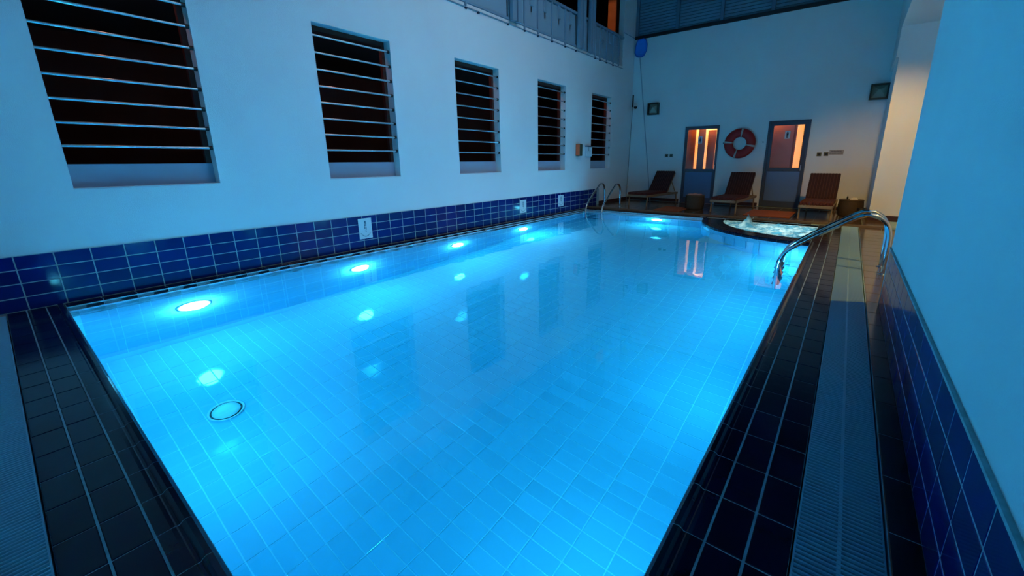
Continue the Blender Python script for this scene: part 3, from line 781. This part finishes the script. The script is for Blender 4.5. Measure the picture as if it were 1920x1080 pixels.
o = MB().rbox(-.14, .14, -.006, 0, -.055, .055, .002).build('notice_sign', mat('notice_grey', (.35, .33, .33), .5), loc=(5.17, YF, 1.42)); tag(o, 'small two-line notice beside the switches right of the right door', 'sign')
ln = MB()
for (z, xs) in ((.025, [(-.10, -.055), (-.05, .005), (.012, .05), (.055, .10)]), (-.022, [(-.13, -.09), (-.085, -.05), (-.045, .0), (.01, .045), (.05, .125)])):
    for a_, b_ in xs:
        x = a_
        while x < b_ - .004: ln.box(x, x + .006, -.0075, -.006, z - .011, z + random.choice((.006, .011, .011))); x += .0095
ln.build('lettering', mat('notice_ink', (.03, .03, .06), .6), parent=o)
o = empty('dome_camera', (-.02, YF, 2.84)); tag(o, 'small white dome camera in the far left corner', 'camera')
MB().rbox(-.06, .06, -.11, 0, -.0, .09, .012).build('base', WHITE, parent=o)
MB().lathe([(.05, .0), (.048, -.03), (.033, -.058), (.0, -.068)], 20, 0, -.055).build('dome', BLACK, parent=o)

# ------------------------------------------------------------------ things on the long wall
o = empty('orange_box', (XL, 8.955, 1.37)); tag(o, 'orange and dark box mounted on the long wall before the farthest opening', 'box')
MB().rbox(.0, .13, 0, .12, 0, .295, .006).build('housing', OLIVE, parent=o)
MB().rbox(.012, .125, -.012, .0, .012, .285, .004).build('front_plate', ORANGE, parent=o)
MB().rbox(.13, .137, .012, .11, .02, .28, .003).build('side_panel', OLIVE, parent=o)
o = empty('soap_dispenser', (XL, 9.42, 1.36)); tag(o, 'pale wall notice box with dark top edge beside the orange box', 'dispenser')
MB().rbox(.0, .06, 0, .28, 0, .25, .01).build('body', WHITEB, parent=o)
MB().rbox(.0, .075, .0, .28, .25, .275, .004).build('top', INK, parent=o)
MB().box(.06, .0615, .085, .105, .14, .235).box(.06, .0615, .155, .178, .10, .155).build('marking', INK, parent=o)
# depth plates with upright lettering
def plate(y0, y1, z0, z1, lb, glyphs=True):
    o = MB().rbox(0, .006, 0, y1 - y0, 0, z1 - z0, .002).build('depth_sign', WHITEB, loc=(XL + .0125, y0, z0)); tag(o, lb, 'sign', 'white plates on the navy tile band')
    W_, H_ = y1 - y0, z1 - z0
    g = MB(); x = .0068
    def R_(a, b, c, d): g.box(.006, .0072, a * W_, b * W_, c * H_, d * H_)
    c0, c1 = .42, .58
    # 1 . 4 M set upright, letters under each other
    R_(.46, .56, .78, .88); R_(.42, .56, .76, .785)
    R_(c0, c1, .645, .665); R_(c0, c0 + .05, .60, .74); R_(c1 - .05, c1, .60, .74); R_(c0, c1, .72, .74)
    R_(c0, c1, .555, .575); R_(c0, c0 + .05, .48, .575); R_(c1 - .05, c1, .44, .575); R_(c0, c1, .48, .50)
    R_(.44, .56, .38, .40); R_(.50, .56, .34, .40)
    # swept wave marks at the foot
    for i in range(12):
        t = i / 11; yy_ = .14 + .72 * t; zz = .10 + .16 * (abs(t - .5) * 2) ** 2
        g.box(.006, .0072, (yy_ - .03) * W_, (yy_ + .03) * W_, (zz) * H_, (zz + .03) * H_)
    g.build('lettering', mat('plate_ink', (.01, .12, .22), .5), parent=o)
plate(2.935, 3.145, .145, .447, 'white plate on the navy tile band below the second opening, nearest of three')
plate(6.67, 6.89, .145, .425, 'white plate on the navy tile band, middle of three')
plate(8.16, 8.40, .155, .432, 'white plate on the navy tile band, farthest of three')

# ------------------------------------------------------------------ pool net and pole in the corner
o = empty('pool_net', (.74, YF - .35, TZ)); tag(o, 'long pole with blue skimmer net leaning in the far left corner', 'pool net')
top = Vector((.07 - .74, .22, 4.19 - TZ)); 
MB().tube([(0, 0, 0), top * .33, top * .66, top], .014, 10).build('pole', mat('pole_grey', (.30, .40, .48), .4), parent=o)
hd = MB(); out = [(-.05, 0), (-.14, .03), (-.20, .12), (-.20, .30), (-.17, .43), (-.10, .47), (.05, .49), (.14, .45), (.19, .33), (.20, .16), (.13, .03), (.05, 0)]
hx = Matrix.Translation(top) @ Matrix.Rotation(rad(6), 4, 'Y') @ Matrix.Scale(.88, 4, (1, 0, 0))
rim = [hx @ Vector((x, .0, z)) for x, z in out]
MB().tube(rim + rim[:1], .014, 8, caps=False).build('hoop', NETB, parent=o)
cen = hx @ Vector((0, .05, .24)); n = len(rim); inner = [hx @ Vector((x * .6, .045, .24 + (z - .24) * .6)) for x, z in out]
MB().add(rim + inner + [cen], [(i, (i + 1) % n, n + (i + 1) % n, n + i) for i in range(n)] + [(n + i, n + (i + 1) % n, 2 * n) for i in range(n)]).build('net', NETM, parent=o)
o = MB().tube([(0, 0, 0), (.06, .02, 2.80)], .011, 8).build('brush_pole', mat('pole_dark', (.22, .26, .28), .5), loc=(-.12, YF - .20, TZ)); tag(o, 'thin pole with black grip standing in the far left corner', 'pole')
MB().tube([(.06, .02, 2.78), (.066, .022, 3.12)], .022, 10).build('grip', BLACK, parent=o)

# ------------------------------------------------------------------ ladders
def smooth(pts, k=5):
    out_ = []; P_ = [Vector(p) for p in pts]
    for i in range(len(P_) - 1):
        p0, p1, p2, p3 = P_[max(i - 1, 0)], P_[i], P_[i + 1], P_[min(i + 2, len(P_) - 1)]
        for j in range(k):
            t = j / k
            out_.append(.5 * ((2 * p1) + (-p0 + p2) * t + (2 * p0 - 5 * p1 + 4 * p2 - p3) * t * t + (-p0 + 3 * p1 - 3 * p2 + p3) * t ** 3))
    out_.append(P_[-1]); return out_
PROF = [(-.235, -1.15), (-.235, -.6), (-.235, -.10), (-.215, .04), (-.165, .14), (-.06, .235), (.12, .37), (.32, .51), (.47, .61), (.57, .65), (.67, .635), (.745, .57), (.785, .46), (.795, .30), (.80, .004)]
def ladder(loc, rz, width, lb, zoff=0., wall=.0):
    """local +x goes away from the pool, y across"""
    o = empty('pool_ladder', loc, rz); tag(o, lb, 'ladder', 'steel pool ladders')
    for s in (-1, 1):
        p = [(x, s * width / 2, z + (zoff if x > .5 and z < .2 else 0)) for x, z in PROF]
        h = MB().tube(smooth(p), .025, 14).build('handrail', CHROME, parent=o)
        MB().lathe([(.0, .012), (.024, .014), (.048, .006), (.05, 0)], 20, .80, s * width / 2).build('flange', CHROME, parent=h, loc=(0, 0, zoff))
        MB().tube([(-.235, s * width / 2, -.35), (-.235 + .10, s * width / 2, -.35)], .012, 8).build('wall_bumper', BLACK, parent=h)
    for z in (-.22, -.47, -.72, -.97):
        t = MB().rbox(-.275, -.19, -width / 2 + .01, width / 2 - .01, z - .012, z + .014, .005)
        for q in range(5): t.box(-.270 + q * .016, -.262 + q * .016, -width / 2 + .03, width / 2 - .03, z + .014, z + .018)
        t.build('tread', mat('tread_grey', (.05, .12, .2), .5), parent=o)
        MB().tube([(-.23, 0, z), (-.01, 0, z)], .009, 8).build('stay', CHROME, parent=o) if z in (-.22, -.72) else None
    return o
ladder((PW, 5.86, 0), 0, .42, 'large polished steel pool ladder arching over the right deck')
ladder((.36, PL, 0), pi / 2, .47, 'polished steel pool ladder at the far left pool corner', zoff=TZ)

# ------------------------------------------------------------------ loungers
def lounger():
    o = empty('sun_lounger')
    Wd = .60; L = 1.95; h = .30        # front at y=0, head at +y
    fr = MB()
    fr.rbox(-Wd / 2, -Wd / 2 + .035, 0, L, h - .06, h, .006); fr.rbox(Wd / 2 - .035, Wd / 2, 0, L, h - .06, h, .006)
    fr.rbox(-Wd / 2, Wd / 2, 0, .035, h - .06, h, .006); fr.rbox(-Wd / 2, Wd / 2, L - .035, L, h - .06, h, .006); fr.rbox(-Wd / 2, Wd / 2, 1.15, 1.185, h - .05, h - .01, .006)
    fr.build('frame', LFRAME, parent=o)
    for k in range(9): MB().rbox(-Wd / 2 + .036, Wd / 2 - .036, .07 + k * .12, .14 + k * .12, h - .03, h - .008, .004).build('slat', LFRAME, parent=o)
    for sx in (-1, 1):
        for (y, dy) in ((.10, -.04), (L - .22, .05)):
            M = Matrix.Translation((sx * (Wd / 2 - .02), y, 0)) @ Matrix.Rotation(math.atan2(dy, h), 4, 'X')
            lg = MB(); lg.tube([(sx * (Wd / 2 - .02), y + dy, .005), (sx * (Wd / 2 - .02), y, h - .05)], .018, 10)
            lg.build('leg', LFRAME, parent=o)
    # seat cushion
    def cushion(name, y0, y1, th, m_, M=None):
        c = MB(); n = 10; w0, w1 = -Wd / 2 + .01, Wd / 2 - .01
        for i in range(n):
            x0 = w0 + (w1 - w0) * i / n; x1 = w0 + (w1 - w0) * (i + 1) / n
            c.rbox(x0 + .001, x1 - .001, y0, y1, 0, th, .012, 0 if i % 2 == 0 else 0, M)
            if i: c.box(x0 - .005, x0 + .005, y0 + .012, y1 - .012, th - .010, th - .0005, 1, M)
        return c.build(name, m_, STRIPE, parent=o)
    Mseat = Matrix.Translation((0, 0, h))
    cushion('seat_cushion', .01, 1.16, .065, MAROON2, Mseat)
    ang = rad(53)
    Mb = Matrix.Translation((0, 1.17, h + .02)) @ Matrix.Rotation(ang, 4, 'X')
    bf = MB(); bf.rbox(-Wd / 2 + .01, -Wd / 2 + .045, 0, .68, -.03, 0, .005, 0, Mb); bf.rbox(Wd / 2 - .045, Wd / 2 - .01, 0, .68, -.03, 0, .005, 0, Mb); bf.rbox(-Wd / 2 + .01, Wd / 2 - .01, .65, .685, -.03, 0, .005, 0, Mb)
    bf.build('backrest_frame', LFRAME, parent=o)
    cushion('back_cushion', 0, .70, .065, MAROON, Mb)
    st = MB(); top = Mb @ Vector((0, .42, -.03))
    for sx in (-1, 1): st.tube([(sx * (Wd / 2 - .05), top.y, top.z), (sx * (Wd / 2 - .05), top.y + .32, h - .03)], .012, 8)
    st.tube([(-(Wd / 2 - .05), top.y + .32, h - .03), ((Wd / 2 - .05), top.y + .32, h - .03)], .012, 8)
    st.build('prop_stay', LFRAME, parent=o)
    return o
lg = lounger(); grp = 'maroon sun loungers on the terrace'
tag(lg, 'maroon striped sun lounger right of the right door, next to the wide wicker stool', 'sun lounger', grp)
lg.location = (5.03, 9.92, TZ); lg.rotation_euler = (0, 0, rad(-1))
l2 = copy_tree(lg); l2.location = (3.20, 10.12, TZ); l2.rotation_euler = (0, 0, rad(-3)); l2['label'] = 'dark maroon sun lounger below the life ring between the two doors'
l3 = copy_tree(lg); l3.location = (0.90, 10.45, TZ); l3.rotation_euler = (0, 0, rad(-8)); l3['label'] = 'dark maroon sun lounger left of the left door beside the far ladder'

# ------------------------------------------------------------------ wicker stools
def stool(loc, r, h, lb, item):
    o = empty('wicker_stool', loc); tag(o, lb, 'stool', 'wicker stools on the terrace')
    pr_ = []; n = 22
    for i in range(n + 1):
        t = i / n; z = .01 + t * (h - .03); rr = r * (.93 + .07 * sin(pi * t)) + (.004 if i % 2 else -.003); pr_.append((rr, z))
    MB().lathe([(r * .5, 0.004)] + pr_, 36).build('body', WICKER, parent=o)
    MB().lathe([(r * .9, h - .03), (r * .97, h - .02), (r * .97, h - .004), (r * .93, h), (0, h)], 36).build('top', mat('stool_top', (.09, .06, .035), .5), parent=o)
    return o
stool((2.42, 10.60, TZ), .235, .36, 'dark wicker stool in front of the left door', 0)
stool((5.62, 11.2, TZ), .235, .36, 'brown wicker stool right of the right-hand lounger', 1)
def towel(loc, lb, m_, w_=.15):
    o = MB().rbox(-w_, w_, -.09, .09, 0, .012, .004).rbox(-w_ + .01, w_ - .01, -.08, .08, .012, .024, .004).rbox(-.03, .05, -.03, .03, .024, .045, .008).build('folded_towel', m_, loc=loc); return tag(o, lb, 'towel', 'folded cloths on the stools')
towel((2.42, 10.58, TZ + .361), 'pinkish folded cloth on the dark wicker stool', mat('pink_cloth', (.62, .38, .32), .8), .16)
towel((5.66, 11.15, TZ + .361), 'small white folded cloth on the brown wicker stool', WHITE, .07)
o = MB().tube([(0, 0, 0), (0, 0, .05)], .016, 12).tube([(0, 0, .05), (0, 0, .075)], .008, 10).build('small_bottle', BLACK, loc=(5.54, 11.17, TZ + .361)); tag(o, 'tiny dark bottle on the brown wicker stool', 'bottle')
o = MB().lathe([(.0, .0), (.055, .0), (.07, .22), (.066, .225), (.05, .02), (0, .02)], 24).build('waste_bin', BLACK, loc=(5.80, 10.75, TZ)); tag(o, 'small black bin at the foot of the yellow-lit pier', 'bin')
